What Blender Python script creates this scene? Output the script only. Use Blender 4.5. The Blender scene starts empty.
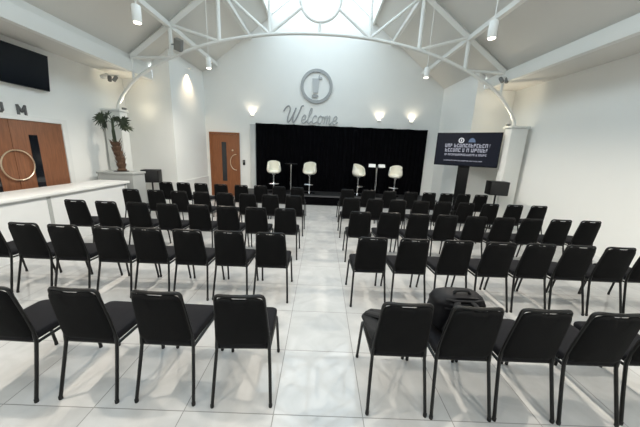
import bpy, bmesh, math, random
from mathutils import Vector, Matrix
random.seed(7)
PI = math.pi
SC = bpy.context.scene
COL = SC.collection

# ------------------------------------------------------------------ materials
def new_mat(name):
    m = bpy.data.materials.new(name); m.use_nodes = True
    nt = m.node_tree; b = nt.nodes['Principled BSDF']
    return m, nt, b

def mat(name, col, rough=.5, metal=0., noise=0., nscale=8., bump=0., bscale=200., spec=.5, sheen=0., coat=0.):
    m, nt, b = new_mat(name)
    b.inputs['Base Color'].default_value = (*col, 1)
    b.inputs['Roughness'].default_value = rough
    b.inputs['Metallic'].default_value = metal
    b.inputs['Specular IOR Level'].default_value = spec
    if sheen: b.inputs['Sheen Weight'].default_value = sheen
    if coat: b.inputs['Coat Weight'].default_value = coat
    tc = nt.nodes.new('ShaderNodeTexCoord')
    if noise:
        n = nt.nodes.new('ShaderNodeTexNoise'); n.inputs['Scale'].default_value = nscale
        n.inputs['Detail'].default_value = 4
        nt.links.new(tc.outputs['Object'], n.inputs['Vector'])
        mx = nt.nodes.new('ShaderNodeMix'); mx.data_type = 'RGBA'
        mx.inputs['A'].default_value = (*[c*(1-noise) for c in col], 1)
        mx.inputs['B'].default_value = (*[min(1, c*(1+noise)) for c in col], 1)
        nt.links.new(n.outputs['Fac'], mx.inputs['Factor'])
        nt.links.new(mx.outputs['Result'], b.inputs['Base Color'])
    if bump:
        n2 = nt.nodes.new('ShaderNodeTexNoise'); n2.inputs['Scale'].default_value = bscale
        nt.links.new(tc.outputs['Object'], n2.inputs['Vector'])
        bp = nt.nodes.new('ShaderNodeBump'); bp.inputs['Strength'].default_value = bump
        bp.inputs['Distance'].default_value = .002
        nt.links.new(n2.outputs['Fac'], bp.inputs['Height'])
        nt.links.new(bp.outputs['Normal'], b.inputs['Normal'])
    return m

def wood(name, c1, c2, stretch=(14, 14, 1.2)):
    m, nt, b = new_mat(name)
    tc = nt.nodes.new('ShaderNodeTexCoord'); mp = nt.nodes.new('ShaderNodeMapping')
    mp.inputs['Scale'].default_value = stretch
    n = nt.nodes.new('ShaderNodeTexNoise'); n.inputs['Scale'].default_value = 3
    n.inputs['Detail'].default_value = 6; n.inputs['Distortion'].default_value = .6
    r = nt.nodes.new('ShaderNodeValToRGB')
    r.color_ramp.elements[0].position = .3; r.color_ramp.elements[0].color = (*c1, 1)
    r.color_ramp.elements[1].position = .7; r.color_ramp.elements[1].color = (*c2, 1)
    nt.links.new(tc.outputs['Object'], mp.inputs['Vector'])
    nt.links.new(mp.outputs['Vector'], n.inputs['Vector'])
    nt.links.new(n.outputs['Fac'], r.inputs['Fac'])
    nt.links.new(r.outputs['Color'], b.inputs['Base Color'])
    b.inputs['Roughness'].default_value = .45
    return m

def emit(name, col, strength, base=(.8, .8, .8)):
    m, nt, b = new_mat(name)
    b.inputs['Base Color'].default_value = (*base, 1)
    b.inputs['Emission Color'].default_value = (*col, 1)
    b.inputs['Emission Strength'].default_value = strength
    b.inputs['Roughness'].default_value = .4; b.inputs['Specular IOR Level'].default_value = .15
    return m

def tile_mat():
    m, nt, b = new_mat('polished_tile')
    N = nt.nodes.new; L = nt.links.new
    tc = N('ShaderNodeTexCoord'); sx = N('ShaderNodeSeparateXYZ')
    L(tc.outputs['Object'], sx.inputs[0])
    def ma(op, a, bb=None):
        n = N('ShaderNodeMath'); n.operation = op
        for i, v in enumerate((a, bb)):
            if v is None: continue
            if isinstance(v, (int, float)): n.inputs[i].default_value = v
            else: L(v, n.inputs[i])
        return n.outputs[0]
    T = .6
    u = ma('DIVIDE', ma('ADD', sx.outputs[0], .2494 + T*40), T)
    v = ma('DIVIDE', ma('ADD', sx.outputs[1], -1.4497 + T*40), T)
    fu, fv = ma('FRACT', u), ma('FRACT', v)
    eu = ma('MINIMUM', fu, ma('SUBTRACT', 1, fu)); ev = ma('MINIMUM', fv, ma('SUBTRACT', 1, fv))
    e = ma('MINIMUM', eu, ev)
    grout = ma('LESS_THAN', e, .0055)
    cb = N('ShaderNodeCombineXYZ'); L(ma('FLOOR', u), cb.inputs[0]); L(ma('FLOOR', v), cb.inputs[1])
    wn = N('ShaderNodeTexWhiteNoise'); wn.noise_dimensions = '3D'; L(cb.outputs[0], wn.inputs['Vector'])
    # veins, offset per tile
    va = N('ShaderNodeVectorMath'); va.operation = 'MULTIPLY_ADD'
    L(wn.outputs['Color'], va.inputs[0]); va.inputs[1].default_value = (9, 9, 9); L(tc.outputs['Object'], va.inputs[2])
    nz = N('ShaderNodeTexNoise'); nz.inputs['Scale'].default_value = 3.2; nz.inputs['Detail'].default_value = 6
    nz.inputs['Distortion'].default_value = 1.6; L(va.outputs[0], nz.inputs['Vector'])
    rp = N('ShaderNodeValToRGB')
    rp.color_ramp.elements[0].position = .30; rp.color_ramp.elements[0].color = (.44, .44, .435, 1)
    rp.color_ramp.elements[1].position = .72; rp.color_ramp.elements[1].color = (.53, .53, .525, 1)
    L(nz.outputs['Fac'], rp.inputs['Fac'])
    br = N('ShaderNodeMix'); br.data_type = 'RGBA'; br.blend_type = 'MULTIPLY'; br.inputs['Factor'].default_value = 1
    L(rp.outputs['Color'], br.inputs['A'])
    tv = ma('ADD', ma('MULTIPLY', wn.outputs['Value'], .08), .94)
    cc = N('ShaderNodeCombineColor'); [L(tv, cc.inputs[i]) for i in range(3)]
    L(cc.outputs[0], br.inputs['B'])
    mx = N('ShaderNodeMix'); mx.data_type = 'RGBA'; L(grout, mx.inputs['Factor'])
    L(br.outputs['Result'], mx.inputs['A']); mx.inputs['B'].default_value = (.22, .215, .21, 1)
    L(mx.outputs['Result'], b.inputs['Base Color'])
    rg = ma('ADD', ma('MULTIPLY', grout, .5), .035)
    L(rg, b.inputs['Roughness'])
    b.inputs['Specular IOR Level'].default_value = .40
    # very slight unevenness so that reflections wander
    n2 = N('ShaderNodeTexNoise'); n2.inputs['Scale'].default_value = 5; L(tc.outputs['Object'], n2.inputs['Vector'])
    bp = N('ShaderNodeBump'); bp.inputs['Strength'].default_value = .012; bp.inputs['Distance'].default_value = .01
    L(n2.outputs['Fac'], bp.inputs['Height']); L(bp.outputs['Normal'], b.inputs['Normal'])
    return m

def glass_mat():
    m = bpy.data.materials.new('roof_glass'); m.use_nodes = True; nt = m.node_tree
    nt.nodes.clear()
    o = nt.nodes.new('ShaderNodeOutputMaterial'); mx = nt.nodes.new('ShaderNodeMixShader')
    t = nt.nodes.new('ShaderNodeBsdfTransparent'); g = nt.nodes.new('ShaderNodeBsdfGlossy')
    t.inputs['Color'].default_value = (.93, .97, .98, 1); g.inputs['Roughness'].default_value = .02
    mx.inputs['Fac'].default_value = .05
    nt.links.new(t.outputs[0], mx.inputs[1]); nt.links.new(g.outputs[0], mx.inputs[2])
    nt.links.new(mx.outputs[0], o.inputs['Surface'])
    return m

M = dict(
    wall=mat('white_wall_paint', (.86, .86, .835), .75, noise=.012, nscale=3, bump=.06, bscale=300),
    ceil=mat('roof_lining_paint', (.73, .715, .675), .8, noise=.015, nscale=2),
    steel=mat('white_painted_steel', (.80, .80, .77), .4),
    fab=mat('black_chair_fabric', (.0036, .0036, .0039), .85, noise=.25, nscale=60, bump=.25, bscale=700, spec=.15),
    seatfab=mat('charcoal_seat_fabric', (.010, .010, .012), .85, noise=.25, nscale=60, bump=.25, bscale=700, spec=.15),
    tube=mat('black_powder_coat', (.004, .004, .004), .4, spec=.35),
    foot=mat('black_rubber', (.006, .006, .006), .7),
    oak=wood('brown_veneer', (.17, .066, .031), (.27, .110, .052)),
    oak2=wood('orange_brown_veneer', (.19, .060, .020), (.29, .105, .036)),
    white=mat('white_gloss_board', (.80, .80, .78), .4),
    counter=mat('white_counter_board', (.76, .765, .76), .35, noise=.01),
    chrome=mat('chrome', (.75, .75, .76), .15, 1),
    brass=mat('pale_brass', (.86, .74, .56), .3, 1),
    black=mat('black_plastic', (.004, .004, .0045), .45, spec=.25),
    screen=mat('dark_screen_glass', (.004, .006, .010), .2, spec=.2),
    drape=mat('black_velvet_drape', (.0022, .0022, .003), .95, spec=.05, noise=.3, nscale=20),
    stage=mat('black_stage_board', (.010, .010, .011), .55, noise=.2, nscale=10),
    edge=mat('grey_aluminium', (.10, .10, .105), .4, .6),
    grey=mat('grey_planter_board', (.40, .41, .40), .5),
    sign=mat('grey_sign_metal', (.36, .37, .375), .5),
    signpale=mat('brushed_sign_metal', (.50, .51, .515), .5),
    shell=mat('ivory_white_shell', (.84, .82, .72), .35, coat=.3),
    leaf=mat('palm_leaf_green', (.030, .045, .020), .5, noise=.35, nscale=12),
    bark=mat('palm_fibre_bark', (.10, .055, .032), .95, noise=.5, nscale=25, bump=.8, bscale=60),
    soil=mat('dark_compost', (.02, .014, .01), .95, noise=.4, nscale=40),
    nylon=mat('black_nylon', (.0045, .0045, .006), .6, spec=.25, noise=.3, nscale=90, bump=.3, bscale=500),
    cloth=mat('black_knit_cloth', (.010, .010, .011), .9, noise=.3, nscale=40, bump=.5, bscale=300),
    letter=mat('dark_grey_letter', (.14, .14, .14), .5),
    glassdark=mat('dark_vision_glass', (.010, .012, .016), .1, spec=.6),
    paper=mat('white_card', (.85, .85, .83), .6),
    scrbg=emit('display_navy', (.010, .013, .030), .12, (.008, .009, .014)),
    scrtxt=emit('display_pale_text', (.62, .64, .74), .30, (.02, .02, .03)),
    scrwhite=emit('display_white', (.9, .92, .97), .4, (.02, .02, .02)),
    scrblue=emit('display_blue', (.16, .24, .38), .35, (.02, .02, .03)),
    lamp=emit('lamp_diffuser', (1.0, .90, .74), 5.0),
    grey_metal=mat('grey_painted_metal', (.20, .20, .19), .5),
    grille=mat('black_speaker_grille', (.014, .014, .015), .6, bump=.6, bscale=400),
    floor=tile_mat(), glass=glass_mat())

# ------------------------------------------------------------------ mesh helpers
def BM(): return bmesh.new()

def add_box(bm, x0, x1, y0, y1, z0, z1, mtx=None, bev=0):
    vs = [bm.verts.new((x, y, z)) for x in (x0, x1) for y in (y0, y1) for z in (z0, z1)]
    fs = [bm.faces.new([vs[i] for i in f]) for f in
          ((0, 1, 3, 2), (4, 6, 7, 5), (0, 4, 5, 1), (2, 3, 7, 6), (0, 2, 6, 4), (1, 5, 7, 3))]
    if bev:
        es = list({e for f in fs for e in f.edges})
        r = bmesh.ops.bevel(bm, geom=es, offset=bev, segments=2, affect='EDGES', profile=.6)
        vs = list({v for f in r['faces'] for v in f.verts} | {v for v in vs if v.is_valid})
    if mtx is not None: bmesh.ops.transform(bm, matrix=mtx, verts=vs)
    return vs

def smooth_path(pts, k=5, closed=False):
    P = [Vector(p) for p in pts]; n = len(P); out = []
    rng = range(n if closed else n-1)
    for i in rng:
        if closed: p0, p1, p2, p3 = P[i-1], P[i], P[(i+1) % n], P[(i+2) % n]
        else: p0, p1, p2, p3 = P[max(i-1, 0)], P[i], P[i+1], P[min(i+2, n-1)]
        for j in range(k):
            t = j/k
            out.append(.5*((2*p1)+(p2-p0)*t+(2*p0-5*p1+4*p2-p3)*t*t+(3*p1-p0-3*p2+p3)*t**3))
    if not closed: out.append(P[-1])
    return out

def fillet(pts, r, k=4):
    """round the inner corners of a polyline"""
    P = [Vector(p) for p in pts]; out = [P[0]]
    for i in range(1, len(P)-1):
        a, b, c = P[i-1], P[i], P[i+1]
        d = min(r, (a-b).length*.49, (c-b).length*.49)
        s = b+(a-b).normalized()*d; e = b+(c-b).normalized()*d
        for j in range(k+1):
            t = j/k; out.append((1-t)**2*s+2*t*(1-t)*b+t*t*e)
    out.append(P[-1]); return out

def add_tube(bm, pts, r, n=8, closed=False, flat=1.0):
    P = [Vector(p) for p in pts]; m = len(P); rings = []
    R = r if isinstance(r, (list, tuple)) else [r]*m
    prev = None
    for i in range(m):
        if closed: t = P[(i+1) % m]-P[i-1]
        else: t = P[min(i+1, m-1)]-P[max(i-1, 0)]
        t.normalize()
        if prev is None:
            a = Vector((0, 0, 1)) if abs(t.z) < .9 else Vector((1, 0, 0))
            u = t.cross(a).normalized()
        else:
            u = (prev-t*prev.dot(t)).normalized()
        prev = u; w = t.cross(u)
        rings.append([bm.verts.new(P[i]+(u*math.cos(2*PI*k/n)+w*math.sin(2*PI*k/n)*flat)*R[i]) for k in range(n)])
    for i in range(m if closed else m-1):
        A, B = rings[i], rings[(i+1) % m]
        for k in range(n): bm.faces.new((A[k], A[(k+1) % n], B[(k+1) % n], B[k]))
    if not closed:
        bm.faces.new(rings[0][::-1]); bm.faces.new(rings[-1])

def add_bar(bm, a, b, w, h=None):
    """square-section bar from a to b"""
    add_tube(bm, [a, b], w*.7071, n=4)

def add_lathe(bm, prof, c=(0, 0, 0), n=20, mtx=None):
    rings = []; new = []
    for (r, z) in prof:
        ring = [bm.verts.new((c[0]+max(r, 1e-4)*math.cos(2*PI*k/n), c[1]+max(r, 1e-4)*math.sin(2*PI*k/n), c[2]+z)) for k in range(n)]
        rings.append(ring); new += ring
    for A, B in zip(rings, rings[1:]):
        for k in range(n): bm.faces.new((A[k], A[(k+1) % n], B[(k+1) % n], B[k]))
    bm.faces.new(rings[0][::-1]); bm.faces.new(rings[-1])
    if mtx is not None: bmesh.ops.transform(bm, matrix=mtx, verts=new)

def add_pillow(bm, outline, layers, fn):
    """closed upholstered pad: outline of (u,v), layers of (scale, w) from back centre to front centre, fn maps (u,v,w) to a point"""
    cu = sum(p[0] for p in outline)/len(outline); cv = sum(p[1] for p in outline)/len(outline)
    rings = []
    for s, w in layers:
        rings.append([bm.verts.new(fn(cu+(u-cu)*s, cv+(v-cv)*s, w)) for u, v in outline])
    n = len(outline)
    for A, B in zip(rings, rings[1:]):
        for k in range(n): bm.faces.new((A[k], A[(k+1) % n], B[(k+1) % n], B[k]))
    bm.faces.new(rings[0][::-1]); bm.faces.new(rings[-1])

def round_rect(w0, w1, h0, h1, r, k=4):
    """rounded trapezoid, w0 half-width at v=h0, w1 half-width at v=h1"""
    P = [(-w0, h0), (w0, h0), (w1, h1), (-w1, h1)]
    out = []
    for i in range(4):
        a, b, c = Vector(P[i-1]), Vector(P[i]), Vector(P[(i+1) % 4])
        s = b+(a-b).normalized()*r; e = b+(c-b).normalized()*r
        for j in range(k+1):
            t = j/k; p = (1-t)**2*s+2*t*(1-t)*b+t*t*e; out.append((p.x, p.y))
    return out

def add_prism(bm, poly, fn, d0, d1):
    A = [bm.verts.new(fn(u, v, d0)) for u, v in poly]; B = [bm.verts.new(fn(u, v, d1)) for u, v in poly]
    n = len(poly); bm.faces.new(A[::-1]); bm.faces.new(B)
    for k in range(n): bm.faces.new((A[k], A[(k+1) % n], B[(k+1) % n], B[k]))

def obj(name, bm, m, parent=None, smooth=True, ang=40):
    bmesh.ops.recalc_face_normals(bm, faces=bm.faces[:])
    if smooth:
        for f in bm.faces: f.smooth = True
        for e in bm.edges:
            if len(e.link_faces) == 2 and e.calc_face_angle(0) > math.radians(ang): e.smooth = False
    me = bpy.data.meshes.new(name); bm.to_mesh(me); bm.free()
    me.materials.append(m)
    o = bpy.data.objects.new(name, me); COL.objects.link(o)
    if parent is not None: o.parent = parent
    return o

def tag(o, label, cat, group=None):
    o['label'] = label; o['category'] = cat
    if group: o['group'] = group
    return o

def thing(name, label, cat, loc=(0, 0, 0), rz=0., group=None):
    o = bpy.data.objects.new(name, None); o.empty_display_size = .1; COL.objects.link(o)
    o.location = loc; o.rotation_euler = (0, 0, rz)
    return tag(o, label, cat, group)

def struct(name, bm, m, parent=None, **k):
    o = obj(name, bm, m, parent, **k)
    if parent is None: o['kind'] = 'structure'
    return o

def dup(root, loc, rz, label, group=None):
    r = root.copy(); COL.objects.link(r); r.location = loc; r.rotation_euler = (0, 0, rz)
    r['label'] = label
    if group: r['group'] = group
    for ch in list(root.children):
        c = ch.copy(); COL.objects.link(c); c.parent = r
        for g in list(ch.children):
            d = g.copy(); COL.objects.link(d); d.parent = c
    return r

# ------------------------------------------------------------------ the room
XL, XR, CX = -5.30, 5.05, -.15          # side walls, centre line
YB, YF = 9.75, -4.0                     # back wall, wall behind the viewer
ZS = 3.45                               # soffit height
HB = 4.35                               # half distance between the eaves beams
SL = .75
ZE = 3.80                               # roof height over the eaves beam
YK = 7.65                               # front of the two solid blocks that flank the stage recess
XBL, XBR = -4.05, 4.03                  # their inner faces
ZSS = {-1: 3.37, 1: 3.48}               # soffit height on each side
def zr(x): return ZE+SL*(HB-abs(x))     # roof height at x' from the centre
SKY = 1.65

b = BM(); add_box(b, XL-.2, XR+.2, YF-.2, YB+.2, -.12, 0); struct('floor', b, M['floor'], smooth=False)
b = BM(); add_box(b, XL-.2, XL, YF-.2, YB+.2, 0, ZS+.05); struct('wall_left', b, M['wall'], smooth=False)
b = BM(); add_box(b, XR, XR+.2, YF-.2, YB+.2, 0, ZS+.05); struct('wall_right', b, M['wall'], smooth=False)
def gable(y0, y1, name):
    b = BM()
    poly = [(XL, 0), (XR, 0), (XR, ZS+.1), (CX+HB+.1, ZS+.1), (CX+HB+.1, ZE-.06), (CX, zr(0)+.02), (CX-HB-.1, ZE-.06), (CX-HB-.1, ZS+.1), (XL, ZS+.1)]
    add_prism(b, poly, lambda u, v, d: (u, d, v), y0, y1)
    struct(name, b, M['wall'], smooth=False)
gable(YB, YB+.2, 'wall_back'); gable(YF-.2, YF, 'wall_front')
# solid blocks left and right of the stage recess
for x0, x1, nm in ((XL, XBL, 'wall_recess_left'), (XBR, XR, 'wall_recess_right')):
    xi = XBL if x0 == XL else XBR; sg = -1 if x0 == XL else 1
    poly = [(x0, 0), (x1, 0)]
    zt = ZSS[sg]+.05; tp = [(xi, zr(xi-CX)-.004), (CX+sg*HB, ZE-.01), (CX+sg*HB, zt), ((XL if sg < 0 else XR), zt)]
    poly += tp if sg < 0 else tp[::-1]
    b = BM(); add_prism(b, poly, lambda u, v, d: (u, d, v), YK, YB); struct(nm, b, M['wall'], smooth=False)
# roof slopes from the eaves beams up to the skylight
for s in (-1, 1):
    b = BM(); zs = ZSS[s]
    poly = [(CX+s*(HB+.1), ZE-.075), (CX+s*SKY, zr(SKY)), (CX+s*SKY, zr(SKY)+.15), (CX+s*(HB+.1), ZE+.1)]
    add_prism(b, poly, lambda u, v, d: (u, d, v), YF-.2, YB+.2); struct('ceiling', b, M['ceil'], smooth=False)
    # flat soffit between wall and beam
    xa, xb = sorted(((XL if s < 0 else XR), CX+s*HB))
    b = BM(); add_box(b, xa-.02 if s < 0 else xa+.05, xb-.05 if s < 0 else xb+.02, YF, YK, zs, zs+.06); struct('ceiling', b, M['ceil'], smooth=False)
    x0 = CX+s*HB
    b = BM(); add_box(b, min(x0, x0+s*.12), max(x0, x0+s*.12), YF, YK, zs-.012, zs+.24, bev=.012)
    add_box(b, min(x0+s*.07, x0+s*.12), max(x0+s*.07, x0+s*.12), YF, YK, zs+.2, ZE)
    struct('trim_1' if s < 0 else 'trim_2', b, M['steel'])
    # upstand under the skylight edge
    b = BM(); x0 = CX+s*SKY; add_box(b, x0-.03, x0+.03, YF, YB, zr(SKY)-.10, zr(SKY)+.06)
    struct('trim_3' if s < 0 else 'trim_4', b, M['steel'], smooth=False)
    w = bpy.data.objects.new('window_1' if s < 0 else 'window_2', None); COL.objects.link(w); w['kind'] = 'structure'
    ny = 9
    for k in range(ny):
        ya = YF+(YB-YF)*k/ny; yb = YF+(YB-YF)*(k+1)/ny
        b = BM(); add_prism(b, [(CX+s*SKY, zr(SKY)+.08), (CX, zr(0)+.08), (CX, zr(0)+.088), (CX+s*SKY, zr(SKY)+.088)],
                            lambda u, v, d: (u, d, v), ya+.03, yb-.03)
        obj('pane', b, M['glass'], w, smooth=False)
        b = BM(); add_prism(b, [(CX+s*SKY, zr(SKY)+.03), (CX, zr(0)+.03), (CX, zr(0)+.10), (CX+s*SKY, zr(SKY)+.10)],
                            lambda u, v, d: (u, d, v), yb-.03, yb+.03)
        obj('glazing_bar', b, M['steel'], w, smooth=False)
b = BM(); add_box(b, CX-.06, CX+.06, YF, YB, zr(0)-.03, zr(0)+.13); struct('trim_5', b, M['steel'], smooth=False)
# low white panelling along the foot of the back wall
b = BM(); add_box(b, XBL, XBL+.025, YK-.025, YB, 0, .70); add_box(b, XL, XBL, YK-.025, YK, 0, .70)
struct('baseboard_recess', b, M['white'], smooth=False)
b = BM(); add_box(b, -2.86, -2.6, YB-.03, YB, 0, .1); struct('baseboard_back', b, M['white'], smooth=False)
b = BM(); add_box(b, XR-.018, XR, YF, YK, 0, .1); struct('baseboard_right', b, M['white'], smooth=False)
b = BM(); add_box(b, XL, XL+.018, YF, YK-.03, 0, .1); struct('baseboard_left', b, M['white'], smooth=False)

# ------------------------------------------------------------------ roof steelwork
YT = 6.9
def P3(x, z, y=YT): return (CX+x, y, z)
tr = thing('roof_truss', 'white steel roof truss with curved arch and central ring above the chairs', 'roof truss', (CX, YT, 2.5))
def tpart(name, bm):
    bmesh.ops.translate(bm, verts=bm.verts, vec=(-CX, -YT, -2.5))
    return obj(name, bm, M['steel'], tr)
arch = [(4.83, 2.5), (4.78, 2.66), (4.60, 2.92), (4.24, 3.27), (3.50, 3.68), (2.45, 4.05), (1.2, 4.27), (0, 4.33)]
arch = arch+[(-x, z) for x, z in arch[-2::-1]]
b = BM(); add_tube(b, smooth_path([P3(x, z) for x, z in arch], 6), .037, 10); tpart('arch', b)
def zc(x): return 4.37-.72*(abs(x)-3.45)
for s in (-1, 1):
    b = BM(); add_bar(b, P3(s*4.36, zc(4.36)), P3(0, zc(0)), .10); tpart('top_chord', b)
    for x, za in ((3.42, 3.70), (2.3, 4.09), (1.15, 4.275)):
        b = BM(); add_tube(b, [P3(s*x, za), P3(s*x, zc(x))], .045 if x > 2 else .034, 8); tpart('post', b)
    for a, c in (((3.42, 3.70), (4.36, zc(4.36)-.04)), ((2.3, 4.09), (3.42, zc(3.42))), ((1.15, 4.28), (2.3, zc(2.3))), ((1.15, 4.28), (.42, 4.84)), ((.40, 5.2), (1.15, zc(1.15)))):
        b = BM(); add_tube(b, [P3(s*a[0], a[1]), P3(s*c[0], c[1])], .034, 8); tpart('brace', b)
    b = BM(); add_tube(b, [P3(s*4.36, zc(4.36)), P3(s*4.36, 3.17)], .03, 8); tpart('hanger', b)
b = BM(); add_tube(b, [P3(.45*math.cos(2*PI*k/32), 5.02+.45*math.sin(2*PI*k/32)) for k in range(32)], .036, 8, closed=True); tpart('ring', b)
b = BM(); add_tube(b, [P3(0, 4.33), P3(0, 4.57)], .03, 8); tpart('king_post', b)
b = BM(); add_tube(b, [P3(0, 5.47), P3(0, zc(0))], .03, 8); tpart('king_post', b)
for s, side in ((-1, 'left'), (1, 'right')):
    for x, lab in ((3.42, 'lower'), (2.3, 'upper')):
        b = BM(); z = zr(x)-.135
        add_box(b, CX+s*x-.045, CX+s*x+.045, YF, YB, z-.05, z+.05)
        tag(obj('purlin', b, M['steel'], smooth=False), f'{lab} white steel purlin running lengthwise under the {side} roof slope', 'purlin', 'roof purlins')
for s, side in ((-1, 'left wall behind the palm'), (1, 'right wall behind the display screen')):
    t = thing('column', f'white column carrying the roof arch at the {side}', 'column', (CX+s*4.90, YT, 0))
    b = BM(); add_box(b, -.2, .2, -.13, .13, 0, 2.46, bev=.02); obj('shaft', b, M['steel'], t)
    b = BM(); add_box(b, -.225, .225, -.16, .16, 2.46, 2.51, bev=.008); obj('capital', b, M['steel'], t)
    b = BM(); add_lathe(b, [(.045, 0), (.055, .05), (.05, .06), (.04, .055)], (-s*.16, .10, 2.51), 14); obj('uplight', b, M['grey_metal'], t)

# ------------------------------------------------------------------ lamps
def spot(name, loc, target, power, size, col=(1, .90, .77), blend=.6, rad=.04):
    l = bpy.data.lights.new(name, 'SPOT'); l.energy = power; l.spot_size = math.radians(size); l.spot_blend = blend
    l.color = col; l.shadow_soft_size = rad
    o = bpy.data.objects.new(name, l); COL.objects.link(o); o.location = loc
    o.rotation_euler = (Vector(target)-Vector(loc)).to_track_quat('-Z', 'Y').to_euler(); return o
def point(name, loc, power, col=(1, .86, .66), rad=.04):
    l = bpy.data.lights.new(name, 'POINT'); l.energy = power; l.color = col; l.shadow_soft_size = rad
    o = bpy.data.objects.new(name, l); COL.objects.link(o); o.location = loc; return o

def pendant(loc, label):
    t = thing('pendant_lamp', label, 'lamp', loc, 0, 'white cylinder pendant lamps')
    x = abs(loc[0]-CX)
    b = BM(); add_lathe(b, [(.03, 0), (.055, .005), (.058, .015), (.058, .20), (.052, .21), (.01, .215)], n=18); obj('lamp_body', b, M['steel'], t)
    b = BM(); add_lathe(b, [(.046, -.004), (.046, .002)], n=18); obj('diffuser', b, M['lamp'], t)
    b = BM(); top = zr(x)-loc[2]; add_tube(b, [(0, 0, .21), (0, 0, top)], .006, 6); obj('stem', b, M['steel'], t)
    spot('pendant_light', (loc[0], loc[1], loc[2]-.02), (loc[0], loc[1], 0), PEND, 150, rad=.045)
PEND = 120
for s, side in ((-1, 'left'), (1, 'right')):
    for y, z, w in ((4.15, 3.33, 'in front of the arched truss'), (6.55, 3.42, 'beside the truss, nearer the stage'),
                    (1.8, 3.33, 'over the nearest chairs'), (-.8, 3.33, 'at the rear of the hall')):
        pendant((-2.58 if s < 0 else 2.27, y, z), f'white cylinder pendant lamp {w} on the {side}')
# grey floodlight on the truss, left
t = thing('floodlight', 'grey box floodlight clamped to the left of the roof truss', 'floodlight', (CX-3.18, YT-.12, 3.95))
b = BM(); mt = Matrix.Rotation(.35, 4, 'Y') @ Matrix.Rotation(.5, 4, 'X')
add_box(b, -.08, .08, -.06, .06, -.13, .11, mtx=mt, bev=.012); obj('lamp_body', b, M['grey_metal'], t)
b = BM(); add_tube(b, [(-.09, .0, .0), (-.2, .08, .02)], .014, 6); obj('bracket', b, M['grey_metal'], t)
spot('recess_wash', (XBL+.14, 8.62, 3.86), (XBL+.06, 8.62, 2), 42, 105, (1, .78, .52), 1.0, .03)
# small downlight that washes the side of the recess
t = thing('wall_washer', 'small white wall washer lamp high on the recess side wall left of the door', 'lamp', (XBL+.14, 8.62, 3.88))
b = BM(); add_lathe(b, [(.03, 0), (.035, .01), (.035, .07), (.015, .08)], n=14); obj('lamp_body', b, M['steel'], t)
b = BM(); add_tube(b, [(0, 0, .04), (-.14, 0, .04)], .01, 6); obj('bracket', b, M['steel'], t)
# uplights above the curtain
for x, w in ((-2.42, 'left end'), (1.93, 'right half'), (3.05, 'right end')):
    t = thing('wall_sconce', f'small white uplighter on the back wall above the {w} of the curtain', 'lamp', (x, YB, 2.82), 0, 'uplighters above the curtain')
    b = BM(); add_box(b, -.06, .06, -.06, 0, -.03, .015, bev=.008); obj('lamp_body', b, M['steel'], t)
    b = BM(); add_box(b, -.045, .045, -.05, -.01, .016, .019); obj('diffuser', b, M['lamp'], t, smooth=False)
    spot('sconce_light', (x, YB-.07, 2.86), (x, YB-.02, 4.5), 5, 130, (1, .86, .64), .8, .03)
for s in (-1, 1):
    spot('column_uplight', (CX+s*4.68, YT+.10, 2.56), (CX+s*4.5, YT+.1, 4.2), 10, 130, (1, .88, .66), .8, .03)
    point('column_glow', (CX+s*4.55, YT+(.2 if s > 0 else .45), 2.64), 1.6 if s > 0 else 1.0, (1, .86, .6), .05)
# security cameras and twin spots near the column tops
def cctv(name, loc, rz, label):
    t = thing(name, label, 'security camera', loc, rz)
    b = BM(); add_lathe(b, [(.06, -.03), (.065, 0), (.065, .02)], n=16, mtx=Matrix.Rotation(PI/2, 4, 'X')); obj('mount', b, M['steel'], t)
    b = BM(); add_lathe(b, [(.02, -.09), (.045, -.07), (.05, -.02), (.05, .04), (.04, .05)], n=16, mtx=Matrix.Translation((0, -.09, -.03)) @ Matrix.Rotation(-1.2, 4, 'X')); obj('camera_body', b, M['steel'], t)
    b = BM(); add_lathe(b, [(.0, -.02), (.026, -.015), (.03, .0), (.03, .03)], n=16, mtx=Matrix.Translation((0, -.15, -.05)) @ Matrix.Rotation(-1.2, 4, 'X')); obj('lens', b, M['black'], t)
cctv('security_camera', (-5.12, YT-.02, 3.25), -.1, 'white security camera with black lens high on the left wall by the truss')
for loc, lab in (((-4.92, YT-.1, 3.19), 'small grey twin spotlight at the left foot of the truss'), ((4.15, YT-.1, 3.52), 'small grey twin spotlight at the right foot of the truss')):
    t = thing('twin_spotlight', lab, 'spotlight', loc)
    b = BM(); add_box(b, -.12, .12, -.01, .03, .04, .07); obj('bracket', b, M['steel'], t, smooth=False)
    for sx in (-1, 1):
        b = BM(); add_lathe(b, [(.03, -.09), (.04, -.085), (.04, .03), (.02, .05)], n=12, mtx=Matrix.Translation((sx*.07, -.02, 0)) @ Matrix.Rotation(sx*.35, 4, 'Y') @ Matrix.Rotation(-.5, 4, 'X')); obj('lamp_head', b, M['grey_metal'], t)
# track fittings at the skylight edge
for x, z, w in ((-.92, 5.35, 'left'), (1.0, 5.35, 'right')):
    t = thing('track_light', f'small dark track light hanging under the {w} edge of the skylight', 'spotlight', (x, YT+.4, z), 0, 'track lights under the skylight')
    b = BM(); add_lathe(b, [(.05, -.1), (.055, -.09), (.055, .06), (.03, .08)], n=14); obj('lamp_body', b, M['grey_metal'], t)
    b = BM(); add_tube(b, [(0, 0, .07), (0, 0, zr(abs(x-CX))-z+.03)], .008, 6); obj('stem', b, M['steel'], t)

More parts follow.
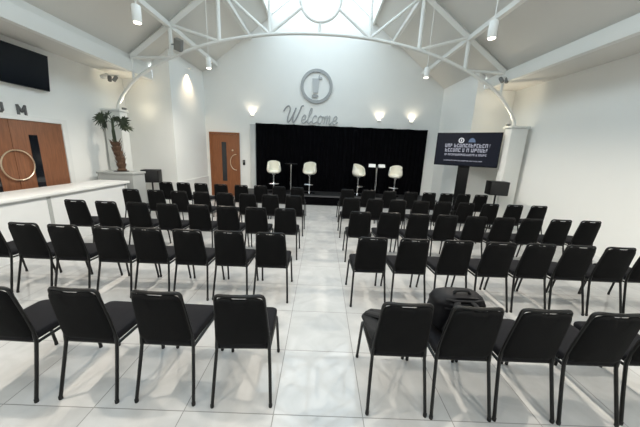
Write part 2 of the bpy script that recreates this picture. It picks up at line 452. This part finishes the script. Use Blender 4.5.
# ------------------------------------------------------------------ left wall: doors, screen, letters
d = bpy.data.objects.new('door_1', None); COL.objects.link(d); d['kind'] = 'structure'; d.location = (XL, 4.69, 0)
YJ = [3.74, 4.69, 5.64]
for k in (0, 1):
    b = BM(); add_box(b, .005, .05, YJ[k]-4.69+.003, YJ[k+1]-4.69-.003, .01, 2.04, bev=.004); leaf = obj('leaf', b, M['oak'], d)
    yc = (.36 if k else -.36)
    b = BM(); add_box(b, .045, .056, yc-.075, yc+.075, .75, 1.80); obj('vision_panel', b, M['glassdark'], leaf, smooth=False)
    sg = 1 if k else -1
    pts = [(.085, sg*(.012+.25*math.sin(PI*j/20)), 1.28+.255*math.cos(PI*j/20)) for j in range(21)]
    pts = [(.045, pts[0][1], pts[0][2])]+pts+[(.045, pts[-1][1], pts[-1][2])]
    b = BM(); add_tube(b, pts, .011, 8); obj('handle', b, M['brass'], leaf)
b = BM()
add_box(b, 0, .07, -1.06, -.95, 0, 2.13); add_box(b, 0, .07, .95, 1.06, 0, 2.13); add_box(b, 0, .07, -.95, .95, 2.045, 2.13)
obj('frame', b, M['white'], d, smooth=False)

t = thing('wall_television', 'large black flat television tilted forward on the left wall above the wooden doors', 'television', (XL, 4.78, 2.93))
mt = Matrix.Translation((.09, 0, 0)) @ Matrix.Rotation(math.radians(6), 4, 'Y')
b = BM(); add_box(b, -.03, .025, -.76, .72, -.31, .31, mtx=mt, bev=.008); obj('casing', b, M['black'], t)
b = BM(); add_box(b, .026, .030, -.745, .705, -.297, .297, mtx=mt); obj('screen', b, M['screen'], t, smooth=False)
b = BM(); add_box(b, 0, .07, -.2, .2, -.15, .15); obj('wall_bracket', b, M['grey_metal'], t, smooth=False)

def stroke_letter(name, label, strokes, y, z0, group):
    b = BM()
    for st in strokes:
        for (u0, v0), (u1, v1) in zip(st, st[1:]):
            a = Vector((u1-u0, v1-v0)); L = a.length; a.normalize(); nrm = Vector((-a.y, a.x))*.013
            e = a*.012
            q = [(u0-e.x+nrm.x, v0-e.y+nrm.y), (u0-e.x-nrm.x, v0-e.y-nrm.y), (u1+e.x-nrm.x, v1+e.y-nrm.y), (u1+e.x+nrm.x, v1+e.y+nrm.y)]
            add_prism(b, q, lambda u, v, dd: (XL+dd, y+u, z0+v), 0, .03)
    return tag(obj(name, b, M['letter'], smooth=False), label, 'letter', group)
stroke_letter('wall_letter', 'grey capital letter U on the left wall above the wooden doors', [[(0, .16), (0, .05), (.03, .01), (.07, .01), (.10, .05), (.10, .16)]], 4.58, 2.13, 'letters above the wooden doors')
stroke_letter('wall_letter', 'grey capital letter M on the left wall above the wooden doors', [[(0, 0), (0, .16), (.06, .06), (.12, .16), (.12, 0)]], 4.92, 2.13, 'letters above the wooden doors')

# white counter in front of the doors
ct = thing('counter', 'long white reception counter along the left wall in front of the wooden doors', 'counter', (-4.6, 2.5, 0))
b = BM(); add_box(b, -.33, .27, -2.9, 3.50, 0, .855); obj('body', b, M['counter'], ct, smooth=False)
b = BM(); add_box(b, -.36, .31, -2.95, 3.55, .855, .905, bev=.008); obj('worktop', b, M['white'], ct)
for y in (-.6, 1.72, 3.45):
    b = BM(); add_box(b, .27, .276, y-.03, y+.03, .02, .84); obj('cover_strip', b, M['grey'], ct, smooth=False)

# planter with palm
t = thing('planter', 'square grey planter box holding the palm, behind the end of the white counter', 'planter', (-4.72, 6.42, 0))
b = BM(); add_box(b, -.40, .40, -.22, .22, 0, 1.02, bev=.01); obj('box', b, M['grey'], t)
b = BM(); add_box(b, -.42, .42, -.24, .24, 1.02, 1.07, bev=.01); obj('rim', b, M['grey'], t)
b = BM(); add_lathe(b, [(.0, 0), (.16, 0), (.15, .012), (.0, .02)], (0, 0, 1.07), 14); obj('compost', b, M['soil'], t)
pl = thing('potted_palm', 'tall fan palm with brown fibrous trunk in the grey planter', 'palm', (-4.72, 6.42, 1.08))
tk = smooth_path([(.02, 0, 0), (.01, 0, .25), (-.04, 0, .5), (-.06, 0, .66)], 6)
b = BM(); add_tube(b, tk, [.085+.018*math.sin(i*2.1) for i in range(len(tk))], 12)
rr = random.Random(3)
for k in range(60):     # fibres and old leaf stubs
    i = rr.randrange(3, len(tk)); a = rr.random()*2*PI; p = tk[i]
    o_ = Vector((math.cos(a), math.sin(a), 0))
    add_tube(b, [p+o_*.07, p+o_*.12+Vector((0, 0, .06+.05*rr.random()))], [.012, .003], 5)
obj('trunk', b, M['bark'], pl)
b = BM(); add_tube(b, smooth_path([(-.06, 0, .62), (-.075, 0, .9), (-.065, 0, 1.18)], 5), [.035]*6+[.026]*5, 8); obj('stem', b, M['leaf'], pl)
def frond(base, tip, size, droop, seed, roll=0.):
    r = random.Random(seed); b = BM()
    base = Vector(base); tip = Vector(tip); mid = (base+tip)/2+Vector((0, 0, .06))
    add_tube(b, smooth_path([base, mid, tip], 5), .007, 6)
    d = (tip-mid).normalized(); side = d.cross(Vector((0, 0, 1))).normalized(); up = side.cross(d)
    side, up = side*math.cos(roll)+up*math.sin(roll), up*math.cos(roll)-side*math.sin(roll)
    n = 20
    for k in range(n):
        a = (k/(n-1)-.5)*PI*1.25; L = size*(.75+.25*math.cos(a))*(.9+.2*r.random())
        dr = (d*math.cos(a)+side*math.sin(a)).normalized(); wv = dr.cross(up).normalized()
        pts = []
        for j in range(5):
            s = j/4; pts.append(tip+dr*L*s+up*(.03*math.sin(k*2.5))*s+Vector((0, 0, -droop*L*s*s)))
        ws = [.006, .020, .022, .014, .001]
        A = [b.verts.new(p+wv*w) for p, w in zip(pts, ws)]; C = [b.verts.new(p+up*.006*(1-abs(j-2)/3)) for j, p in enumerate(pts)]
        B = [b.verts.new(p-wv*w) for p, w in zip(pts, ws)]
        D = [b.verts.new(p-up*.002) for p in pts]
        for j in range(4):
            b.faces.new((A[j], A[j+1], C[j+1], C[j])); b.faces.new((C[j], C[j+1], B[j+1], B[j]))
            b.faces.new((A[j+1], A[j], D[j], D[j+1])); b.faces.new((D[j+1], D[j], B[j], B[j+1]))
    obj('frond', b, M['leaf'], pl)
for k, a in enumerate([
    ((-.07, 0, 1.12), (-.27, -.03, 1.19), .22, .15, 1, 1.2), ((-.07, 0, 1.14), (-.20, .05, 1.25), .20, .2, 2, 1.0),
    ((-.07, 0, 1.06), (-.25, .02, 1.07), .16, .3, 3, 1.1), ((-.07, 0, 1.06), (.19, -.05, 1.13), .20, .15, 4, -1.2),
    ((-.07, 0, .98), (.17, .04, 1.01), .18, .1, 5, -.5), ((-.07, 0, 1.16), (-.05, .1, 1.21), .13, .3, 6, .2)]): frond(*a)

# ------------------------------------------------------------------ back wall: door, emblem, lettering
d = bpy.data.objects.new('door_2', None); COL.objects.link(d); d['kind'] = 'structure'; d.location = (-3.40, YB, 0)
b = BM(); add_box(b, -.455, .455, -.05, -.005, .01, 2.16, bev=.004); leaf = obj('leaf', b, M['oak2'], d)
b = BM(); add_box(b, -.10, .06, -.056, -.045, .55, 1.90); obj('vision_panel', b, M['glassdark'], leaf, smooth=False)
b = BM(); pts = [(.40-.20*math.sin(PI*j/16), -.09, 1.22+.27*math.cos(PI*j/16)) for j in range(17)]
pts = [(pts[0][0], -.05, pts[0][2])]+pts+[(pts[-1][0], -.05, pts[-1][2])]
add_tube(b, pts, .011, 8); obj('handle', b, M['brass'], leaf)
b = BM(); add_lathe(b, [(.03, 0), (.032, .012), (.0, .014)], n=14, mtx=Matrix.Translation((.28, -.05, 1.63)) @ Matrix.Rotation(PI/2, 4, 'X')); obj('sign_disc', b, M['brass'], leaf)
b = BM(); add_box(b, -.52, -.455, -.065, 0, 0, 2.23); add_box(b, .455, .52, -.065, 0, 0, 2.23); add_box(b, -.455, .455, -.065, 0, 2.165, 2.23)
obj('frame', b, M['oak2'], d, smooth=False)
t = thing('door_reader', 'small black entry reader on the back wall right of the brown door', 'entry reader', (-2.74, YB, 1.22))
b = BM(); add_box(b, -.04, .04, -.03, 0, -.09, .09, bev=.008); obj('body', b, M['black'], t)
b = BM(); add_box(b, -.025, .025, -.034, -.03, .0, .06); obj('keypad', b, M['grey_metal'], t, smooth=False)

em = thing('wall_emblem', 'round grey metal emblem with slanted letter inside, on the back wall', 'emblem', (-.25, YB-.02, 3.83))
b = BM()
nn = 56
R4 = [[b.verts.new((rd*math.cos(2*PI*k/nn), y, rd*math.sin(2*PI*k/nn))) for k in range(nn)] for rd, y in ((.535, .02), (.535, -.035), (.44, -.035), (.44, .02))]
for q in range(4):
    for k in range(nn): b.faces.new((R4[q][k], R4[q][(k+1) % nn], R4[(q+1) % 4][(k+1) % nn], R4[(q+1) % 4][k]))
obj('ring', b, M['sign'], em)
f = lambda u, v, dd: (u, dd, v)
b = BM()
add_prism(b, [(-.15, .24), (.09, .24), (.055, -.20), (-.115, -.20)], f, -.03, .02)
add_prism(b, [(.06, .20), (.185, .24), (.17, .29), (.12, .28), (.09, .37), (.05, .30)], f, -.03, .02)
obj('letter', b, M['signpale'], em, smooth=False)
b = BM(); add_lathe(b, [(.11, -.02), (.11, .03)], n=24, mtx=Matrix.Translation((-.04, 0, -.30)) @ Matrix.Scale(.45, 4, (0, 0, 1)) @ Matrix.Rotation(PI/2, 4, 'X')); obj('base_spot', b, M['sign'], em)

wl = thing('wall_lettering', 'grey metal script lettering reading Welcome above the curtain under the emblem', 'lettering', (-1.28, YB-.02, 2.64))
GL = {
 'W': [(-.45, 1.35), (-.2, 1.85), (.12, 2.0), (.34, 1.6), (.22, .7), (.30, .05), (.62, .45), (.98, 1.55), (1.02, 1.75), (.86, .8), (.95, .05), (1.3, .55), (1.58, 1.5), (1.7, 2.0), (1.95, 2.1)],
 'e': [(0, .35), (.45, .55), (.5, .85), (.3, 1), (.1, .7), (.1, .2), (.35, 0), (.7, .3)],
 'l': [(0, .3), (.35, 1.2), (.42, 1.75), (.28, 1.8), (.15, 1.2), (.13, .25), (.3, 0), (.6, .3)],
 'c': [(.55, .8), (.35, 1), (.1, .65), (.1, .2), (.32, 0), (.7, .3)],
 'o': [(.3, 1), (.08, .7), (.08, .25), (.3, 0), (.54, .3), (.54, .75), (.3, 1), (.5, .85), (.75, .9)],
 'm': [(0, .6), (.12, .95), (.12, 0), (.16, .6), (.34, 1), (.42, .7), (.42, 0), (.46, .6), (.64, 1), (.74, .7), (.74, .15), (.9, 0), (1.1, .3)]}
xo = 0.
for ch, adv in (('W', 1.95), ('e', .72), ('l', .62), ('c', .72), ('o', .78), ('m', 1.12), ('e', .7)):
    b = BM(); s = .27
    pts = smooth_path([((xo+u+.16*v)*s, 0, v*s) for u, v in GL[ch]], 6)
    add_tube(b, pts, .024 if ch == 'W' else .019, 6); obj('letter', b, M['sign'] if ch == 'W' else M['signpale'], wl); xo += adv

# ------------------------------------------------------------------ stage, curtain
YS = 8.62; SH = .32
st = thing('stage_platform', 'low black stage platform in front of the black curtain', 'stage', (.6, 9.12, 0))
b = BM(); add_box(b, -3.2, 3.2, -.5, .5, SH-.04, SH); obj('deck', b, M['stage'], st, smooth=False)
b = BM(); add_box(b, -3.18, 3.18, -.48, .5, 0, SH-.04); obj('skirt', b, M['drape'], st, smooth=False)
b = BM(); add_box(b, -3.2, 3.2, -.515, -.5, SH-.045, SH+.004); obj('nosing', b, M['edge'], st, smooth=False)
cu = thing('stage_curtain', 'wide black pleated drape hung across the back of the stage', 'curtain', (.63, 9.5+.18, 0))
X0, X1, ZT = -2.92, 3.0, 2.585
b = BM(); n = 420; rows = 9; grid = []
for j in range(rows):
    v = j/(rows-1); line = []
    for i in range(n+1):
        u = i/n; x = X0+(X1-X0)*u; ph = u*2*PI*42
        amp = .022*(.55+.45*(1-v))
        y = -amp*math.sin(ph+.8*math.sin(u*31))-.012*math.sin(u*57+2*v)
        z = .01+(ZT-.01-.012*abs(math.sin(u*PI*9))*v)*v
        line.append((x, y, z))
    grid.append(line)
F = [[b.verts.new((x, y-.004, z)) for x, y, z in l] for l in grid]; K = [[b.verts.new((x, y+.004, z)) for x, y, z in l] for l in grid]
for j in range(rows-1):
    for i in range(n):
        b.faces.new((F[j][i], F[j][i+1], F[j+1][i+1], F[j+1][i])); b.faces.new((K[j][i+1], K[j][i], K[j+1][i], K[j+1][i+1]))
obj('drape', b, M['drape'], cu, ang=80)
b = BM(); add_tube(b, [(X0-.02, .045, ZT-.03), (X1+.02, .045, ZT-.03)], .018, 8); obj('rail', b, M['black'], cu)
for x in (X0, 0, X1):
    b = BM(); add_tube(b, [(x, .05, 0), (x, .05, ZT-.03)], .016, 8); obj('upright', b, M['black'], cu)
sd = thing('side_drape', 'narrow white drape panel at the left end of the black curtain', 'curtain', (-2.40, 9.66, 0))
b = BM(); prof = [(-.09+.18*i/30, -.018*math.sin(i*1.25)) for i in range(31)]
F = [[b.verts.new((x*(1-.12*z/2.5), y-.003, z)) for x, y in prof] for z in (0.01, 1.2, 2.55)]
K = [[b.verts.new((x*(1-.12*z/2.5), y+.003, z)) for x, y in prof] for z in (0.01, 1.2, 2.55)]
for j in range(2):
    for i in range(30):
        b.faces.new((F[j][i], F[j][i+1], F[j+1][i+1], F[j+1][i])); b.faces.new((K[j][i+1], K[j][i], K[j+1][i], K[j+1][i+1]))
obj('drape', b, M['white'], sd, ang=80)
b = BM(); add_tube(b, [(-.10, .03, 2.53), (.10, .03, 2.53)], .012, 8); obj('rail', b, M['chrome'], sd)

# bar stools
def make_stool(label, loc, rz):
    t = thing('bar_stool', label, 'bar stool', loc, rz, 'white bar stools on the stage')
    # tub shell, open side faces -y
    b = BM(); NA, NV = 26, 7
    def pt(a, v, off):
        k = (math.cos(a)+1)/2                # 1 at the back, 0 at the front
        hgt = .10+.29*k**.5
        r = (.17+.07*min(1, v*3)**.5)*(1-.20*v)+off
        flare = 1
        return (math.sin(a)*r*1.05*flare, math.cos(a)*r*.95*flare-.01, .655+hgt*v)
    A = [[b.verts.new(pt(-2.35+4.7*i/NA, j/NV, 0)) for i in range(NA+1)] for j in range(NV+1)]
    B = [[b.verts.new(pt(-2.35+4.7*i/NA, j/NV, -.022)) for i in range(NA+1)] for j in range(NV+1)]
    for j in range(NV):
        for i in range(NA):
            b.faces.new((A[j][i], A[j][i+1], A[j+1][i+1], A[j+1][i])); b.faces.new((B[j][i+1], B[j][i], B[j+1][i], B[j+1][i+1]))
    for i in range(NA):
        b.faces.new((A[NV][i], A[NV][i+1], B[NV][i+1], B[NV][i])); b.faces.new((A[0][i+1], A[0][i], B[0][i], B[0][i+1]))
    for e in (0, NA):
        for j in range(NV): b.faces.new((A[j][e], A[j+1][e], B[j+1][e], B[j][e]))
    obj('shell', b, M['shell'], t, ang=70)
    b = BM(); add_lathe(b, [(.06, .635), (.15, .64), (.18, .665), (.185, .70), (.165, .72), (.02, .725)], n=24); obj('seat', b, M['shell'], t)
    b = BM(); add_lathe(b, [(.05, .59), (.05, .635)], n=14); add_tube(b, [(0, 0, .03), (0, 0, .60)], .022, 12); obj('pole', b, M['chrome'], t)
    b = BM(); add_lathe(b, [(.20, 0), (.205, .01), (.17, .022), (.04, .035), (.03, .06)], n=28); obj('base', b, M['chrome'], t)
    b = BM(); pts = [(.16*math.sin(a), -.10-.11*math.cos(a)+.0, .30) for a in [(-1.9+3.8*k/18) for k in range(19)]]
    add_tube(b, [(0, -.01, .30)]+pts+[(0, -.01, .30)], .011, 8); obj('footrest', b, M['chrome'], t)
    return t
ys = 9.06
make_stool('white bar stool furthest left on the stage, turned slightly right', (-1.54, ys-.11, SH+.002), .22)
make_stool('white bar stool right of the bare table pole, second from left on stage', (-.36, ys, SH+.002), -.22)
make_stool('white bar stool left of the table with white cards, facing right', (1.27, ys, SH+.002), .75)
make_stool('white bar stool furthest right on the stage, turned left', (2.50, ys, SH+.002), -.5)
def make_poseur(label, loc):
    t = thing('poseur_table', label, 'table', loc, 0, 'tall round tables on the stage')
    b = BM(); add_lathe(b, [(.05, .93), (.205, .935), (.215, .945), (.21, .96), (.02, .96)], n=28); obj('tabletop', b, M['black'], t)
    b = BM(); add_tube(b, [(0, 0, .02), (0, 0, .94)], .024, 12); obj('pole', b, M['chrome'], t)
    b = BM(); add_lathe(b, [(.20, 0), (.205, .01), (.04, .03), (.03, .05)], n=28); obj('base', b, M['black'], t)
make_poseur('tall black-topped table with chrome pole between the two left stools', (-1.01, ys+.22, SH+.002))
make_poseur('tall black-topped table holding white cards between the two right stools', (1.86, ys-.02, SH+.002))
for x, w in ((-.16, 'left'), (.15, 'right')):
    b = BM()
    add_prism(b, [(-.055, 0), (-.052, 0), (0, .094), (.052, 0), (.055, 0), (.002, .1), (-.002, .1)], lambda u, v, dd: (dd, u, v), -.11, .11)
    o = tag(obj('tent_card', b, M['paper'], smooth=False), f'folded white card on the {w} side of the right stage table', 'card', 'white cards on the stage table')
    o.location = (1.86+x, ys-.02, SH+.964); o.rotation_euler = (0, 0, .2*(1 if x > 0 else -1))

# ------------------------------------------------------------------ display screen on stand
an = math.atan2(-.95, 1.11)*.92
ds = thing('display_screen', 'large flat display on a black floor stand at the right of the stage', 'display screen', (3.88, 7.44, 0), an)
W, H, ZC = .775, .438, 1.928
b = BM(); add_box(b, -W, W, -.03, .03, ZC-H, ZC+H, bev=.008); obj('casing', b, M['black'], ds)
b = BM(); add_box(b, -W+.018, W-.018, -.034, -.0295, ZC-H+.018, ZC+H-.018); scr = obj('screen', b, M['scrbg'], ds, smooth=False)
def scr_box(bm, x0, x1, z0, z1): add_box(bm, x0, x1, -.0365, -.0345, ZC+z0, ZC+z1)
b = BM(); mt = Matrix.Translation((-.14, -.0345, ZC+.235)) @ Matrix.Rotation(PI/2, 4, 'X')
ring = [(.072, 0), (.072, .002), (.048, .002), (.048, 0)]
add_tube(b, [(-.14+.058*math.cos(2*PI*k/28), -.036, ZC+.235+.058*math.sin(2*PI*k/28)) for k in range(28)], .014, 6, closed=True)
add_prism(b, [(-.165, .21), (-.135, .21), (-.125, .27), (-.155, .27)], lambda u, v, dd: (u+.005, dd, ZC+v-.005), -.037, -.0345)
obj('logo', b, M['scrwhite'], scr)
b = BM(); add_prism(b, [(.03, .19), (.20, .19), (.185, .25), (.15, .29), (.115, .30), (.08, .29), (.045, .25)], lambda u, v, dd: (u, dd, ZC+v), -.037, -.0345)
obj('logo', b, M['scrblue'], scr, smooth=False)
rt = random.Random(11)
def glyph_line(x0, x1, z0, h, m):
    b = BM(); x = x0
    while x < x1-.01:
        wd = rt.uniform(.028, .05)*h/.07
        if rt.random() < .13: x += wd*.6
        e = min(x+wd, x1); t = h*.26; k = rt.randrange(5)
        sw = min(.014*h/.07, (e-x)*.35)
        scr_box(b, x, x+sw, z0, z0+h)
        if k in (0, 1, 4): scr_box(b, x+sw, e, z0+h-t, z0+h)
        if k in (0, 2, 3): scr_box(b, x+sw, e, z0, z0+t)
        if k in (1, 3): scr_box(b, e-sw, e, z0, z0+h)
        if k in (2, 4): scr_box(b, x+sw, e, z0+h*.42, z0+h*.42+t*.9)
        x = e+.011*h/.07
    obj('text_line', b, m, scr, smooth=False)
glyph_line(-.53, .53, .055, .095, M['scrtxt']); glyph_line(-.52, .50, -.065, .095, M['scrtxt'])
glyph_line(-.52, .50, -.165, .055, M['scrtxt']); glyph_line(-.52, .42, -.31, .028, M['scrtxt'])
b = BM(); add_box(b, -.14, .14, .03, .09, .03, ZC-.1, bev=.006); obj('stand_column', b, M['black'], ds)
b = BM(); add_box(b, -.3, .3, -.2, .12, 0, .03, bev=.008); obj('stand_base', b, M['black'], ds)

# loudspeakers on stands beside the chairs
def make_speaker(label, loc, rz, zc=.86):
    t = thing('loudspeaker', label, 'loudspeaker', loc, rz)
    b = BM(); add_box(b, -.205, .205, -.16, .16, zc, zc+.33, bev=.012); obj('cabinet', b, M['black'], t)
    b = BM(); add_box(b, -.19, .19, -.172, -.158, zc+.015, zc+.315, bev=.006); obj('grille', b, M['grille'], t)
    b = BM(); add_tube(b, [(0, 0, .02), (0, 0, zc+.01)], .02, 10); obj('stand_pole', b, M['tube'], t)
    b = BM(); add_lathe(b, [(.10, 0), (.10, .02), (.03, .035)], n=20); obj('stand_base', b, M['tube'], t)
make_speaker('black box loudspeaker on a stand at the left behind the back chairs', (-4.50, 7.20, 0), .25, .74)
make_speaker('black box loudspeaker on a stand at the right in front of the column', (4.33, 6.58, 0), -.2)

# ------------------------------------------------------------------ chairs
def make_chair():
    t = thing('stacking_chair', 'x', 'chair')
    # side profile of the rear tube (y, z): foot, seat, top
    def yb(z):
        return .095*min(z/.42, 1) if z < .44 else .095-.070*((z-.44)/.39)**1.15
    # backrest pad, tapered with a hand slot along the top edge
    ol = round_rect(.182, .154, .432, .823, .066, 6)
    # notch for the hand slot
    notch = [(.050, .823), (.044, .8165), (.036, .8145), (-.036, .8145), (-.044, .8165), (-.050, .823)]
    top = max(i for i, p in enumerate(ol) if p[0] > 0 and p[1] > .815)
    ol = ol[:top+1]+notch+ol[top+1:]
    def fn(u, v, w):
        bow = .020*(1-(u/.18)**2)
        return (u, yb(v)-bow-w, v)
    b = BM(); add_pillow(b, ol, [(.35, .020), (.8, .019), (.95, .016), (.99, .008), (1, 0), (.995, .008), (.965, .019), (.85, .026), (.35, .030)], fn)
    obj('backrest', b, M['fab'], t, ang=60)
    # seat pad
    ol = round_rect(.176, .192, .075, .505, .055, 5)
    b = BM(); add_pillow(b, ol, [(.4, .405), (.93, .405), (.985, .41), (1, .425), (1, .445), (.985, .46), (.94, .468), (.75, .473), (.35, .475)],
                         lambda u, v, w: (u, v, w-.012*max(0, (v-.4)/.1)**2 if w > .44 else w))
    obj('seat', b, M['seatfab'], t, ang=60)
    # back frame: one loop over the top
    pts = []
    zs = [.40, .47, .55, .63, .70, .765]
    for z in zs: pts.append((-(.176-.026*(z-.44)/.40), yb(z)-.002, z))
    loop = fillet([(-.156, yb(.765), .765), (-.150, yb(.83), 0.832), (.150, yb(.83), 0.832), (.156, yb(.765), .765)], .06, 6)
    loop = [Vector((p.x, p.y-.016*(1-(p.x/.15)**2)*(1 if p.z > .825 else .3), p.z)) for p in loop]
    # subdivide the straight top so that it bows with the pad
    out = []
    for a, c in zip(loop, loop[1:]):
        out.append(a)
        if (c-a).length > .1:
            for k in range(1, 6):
                p = a.lerp(c, k/6); out.append(Vector((p.x, yb(.83)-.016*(1-(p.x/.15)**2), 0.832)))
    out.append(loop[-1])
    pts += out[1:-1]
    for z in zs[::-1]: pts.append(((.176-.026*(z-.44)/.40), yb(z)-.002, z))
    b = BM(); add_tube(b, pts, .0115, 8); obj('back_frame', b, M['tube'], t)
    for s in (-1, 1):
        b = BM(); add_tube(b, smooth_path([(s*.197, 0, .012), (s*.188, .045, .2), (s*.177, yb(.40), .40), (s*.176, .092, .44)], 4), .0115, 8)
        leg = obj('leg', b, M['tube'], t)
        b = BM(); add_lathe(b, [(.0115, 0), (.013, .003), (.013, .025), (.0115, .027)], (s*.197, .001, 0), 10); obj('rubber_foot', b, M['foot'], leg)
        b = BM(); add_tube(b, fillet([(s*.197, .525, .012), (s*.186, .47, .392), (s*.185, .40, .392)], .04, 4), .0115, 8)
        leg = obj('leg', b, M['tube'], t)
        b = BM(); add_lathe(b, [(.0115, 0), (.013, .003), (.013, .025), (.0115, .027)], (s*.197, .524, 0), 10); obj('rubber_foot', b, M['foot'], leg)
    b = BM()
    for s in (-1, 1): add_tube(b, [(s*.185, .41, .392), (s*.177, .09, .392)], .0105, 8)
    add_tube(b, [(-.177, .105, .392), (.177, .105, .392)], .0105, 8); add_tube(b, [(-.187, .42, .392), (.187, .42, .392)], .0105, 8)
    obj('seat_frame', b, M['tube'], t)
    return t
proto = make_chair(); first = [True]
ORD = ['nearest the aisle', 'second from the aisle', 'third from the aisle', 'fourth from the aisle', 'fifth from the aisle',
       'sixth from the aisle', 'seventh from the aisle', 'eighth from the aisle', 'ninth from the aisle']
ROWN = ['front-most row nearest the viewer', 'second row from the viewer', 'third row from the viewer', 'fourth row from the viewer', 'farthest row before the stage']
ROWY = [1.49, 2.79, 4.07, 5.30, 6.58]
LX = [[-.475, -1.0, -1.52, -2.05],
      [-.515, -.975, -1.42, -1.86, -2.28, -2.76, -3.195, -3.65],
      [-.52, -.97, -1.42, -1.87, -2.34, -2.81, -3.28, -3.76],
      [-.51, -.98, -1.43, -1.88, -2.34, -2.79, -3.26, -3.74],
      [-.55, -1.00, -1.45, -1.92, -2.42, -2.90, -3.33, -3.76]]
RX = [[.58, 1.01, 1.44, 1.87, 2.31],
      [.60, 1.055, 1.54, 2.00, 2.44, 2.87, 3.30, 3.73],
      [.645, 1.11, 1.56, 2.0, 2.45, 2.88, 3.31, 3.77, 4.23],
      [.64, 1.11, 1.57, 2.03, 2.48, 2.94, 3.42, 3.90, 4.38],
      [.68, 1.20, 1.72, 2.24, 2.69, 3.115, 3.54, 3.965]]
rc = random.Random(5)
for side, XS in (('left', LX), ('right', RX)):
    for r in range(5):
        for k, x in enumerate(XS[r]):
            lab = f'black padded stacking chair {ORD[k]}, {side} block, {ROWN[r]}'
            if side == 'right' and r == 0 and k == 0: lab = 'black stacking chair nearest the aisle, right block, dark garment on its seat'
            if side == 'right' and r == 0 and k == 1: lab = 'black stacking chair in the nearest row with a backpack on its seat'
            loc = (x*(1.012 if r else 1), ROWY[r]-(.025 if r == 0 and side == 'right' else 0)+rc.uniform(-.012, .012), 0); rz = rc.uniform(-.015, .015)
            if r == 0: rz = [.05, -.02, -.03, -.03, -.03][k] if side == 'left' else 0
            g = f'stacking chairs {side} of the aisle'
            if first[0]:
                proto.location = loc; proto.rotation_euler = (0, 0, rz); proto['label'] = lab; proto['group'] = g; first[0] = False
            else: dup(proto, loc, rz, lab, g)

# ------------------------------------------------------------------ backpack and garment
bp = thing('backpack', 'black backpack standing on a chair seat in the nearest row, right block', 'backpack', (1.04, 1.77, .477))
ol = [(.185*math.copysign(abs(math.cos(a))**.6, math.cos(a)), .155+.155*math.copysign(abs(math.sin(a))**(.55 if math.sin(a) < 0 else .62), math.sin(a))) for a in [2*PI*k/40 for k in range(40)]]
def bfn(u, v, w): return (u*1.03+.004*math.sin(v*70), w+.02*math.sin(v*9)+.006*math.sin(v*120)*(1 if v > .1 else 0), v)
b = BM(); add_pillow(b, ol, [(.3, -.10), (.75, -.095), (.93, -.08), (1, -.04), (1, .03), (.95, .07), (.8, .095), (.3, .10)], bfn); obj('body', b, M['nylon'], bp, ang=60)
ol2 = [(u*.78, .02+v*.62) for u, v in ol]
b = BM(); add_pillow(b, ol2, [(.9, .07), (1, .10), (.97, .13), (.8, .145), (.3, .15)], lambda u, v, w: (u, w, v)); obj('front_pocket', b, M['nylon'], bp, ang=60)
b = BM(); add_tube(b, smooth_path([(-.06, -.03, .300), (-.045, -.04, .333), (.03, -.04, .335), (.06, -.03, .300)], 5), .011, 6); obj('top_handle', b, M['cloth'], bp)
for s in (-1, 1):
    b = BM(); add_tube(b, smooth_path([(s*.05, -.085, .275), (s*.08, -.125, .24), (s*.09, -.115, .16), (s*.12, -.10, .05)], 5), .02, 8, flat=.45); obj('shoulder_strap', b, M['cloth'], bp)
b = BM()
for z in (.215, .25, .28): add_tube(b, [(u, -.088 if abs(u) < .1 else -.075, z) for u in [-.13+.26*k/10 for k in range(11)]], .007, 6)
obj('webbing', b, M['cloth'], bp)
# folded garment
gm = thing('folded_coat', 'dark folded coat lying on the aisle-side chair seat of the nearest right row', 'coat', (.54, 1.76, .478))
b = BM(); ol = round_rect(.16, .17, -.17, .15, .06, 8); rg = random.Random(2)
def cf(u, v, w):
    return (u+.008*math.sin(v*40+w*30), v+.006*math.sin(u*50), w*(1+.35*math.sin(u*38+v*17)*math.cos(v*29)))
lay = [(.3, 0), (.9, 0), (1, .012), (1.0, .028), (.95, .04), (.85, .05), (.7, .055), (.5, .06), (.25, .062)]
add_pillow(b, ol, lay, cf); obj('body', b, M['cloth'], gm, ang=60)
b = BM(); add_tube(b, smooth_path([(-.14, .1, .045), (-.06, .02, .075), (.02, -.02, .078), (.1, -.1, .06)], 5), .03, 8, flat=.6); obj('sleeve', b, M['cloth'], gm)

# ------------------------------------------------------------------ daylight
w = bpy.data.worlds.new('sky'); SC.world = w; w.use_nodes = True
bg = w.node_tree.nodes['Background']; bg.inputs['Color'].default_value = (.84, .93, 1.0, 1); bg.inputs['Strength'].default_value = 2.0
for s in (-1, 1):
    l = bpy.data.lights.new('skylight_portal', 'AREA'); l.shape = 'RECTANGLE'
    l.size = 1.6*math.sqrt(1+SL*SL); l.size_y = YB-YF-.1; l.cycles.is_portal = True
    o = bpy.data.objects.new('skylight_portal', l); COL.objects.link(o)
    o.location = (CX+s*SKY/2, (YB+YF)/2, zr(SKY/2)+.02); o.rotation_euler = (0, s*math.atan(SL), 0)

# ------------------------------------------------------------------ camera
Rm = [[0.9991465466356922, 0.005094256885101887, 0.04099057077864377], [0.041080944521267954, -0.2259839718193197, -0.9732644041975466], [0.004305153099590927, 0.9741176997814758, -0.22600038192276484]]
cam = bpy.data.cameras.new('camera'); cam.sensor_fit = 'HORIZONTAL'; cam.sensor_width = 36; cam.lens = 268.9153/640*36; cam.clip_start = .05
co = bpy.data.objects.new('camera', cam); COL.objects.link(co)
r, dn, fw = (Vector(v) for v in Rm)
co.matrix_world = Matrix(((r.x, -dn.x, -fw.x, 0), (r.y, -dn.y, -fw.y, 0), (r.z, -dn.z, -fw.z, 1.7303), (0, 0, 0, 1)))
SC.camera = co
SC.view_settings.view_transform = 'Standard'; SC.view_settings.look = 'None'; SC.view_settings.gamma = 1
SC.view_settings.use_curve_mapping = False; SC.view_settings.exposure = 0.85
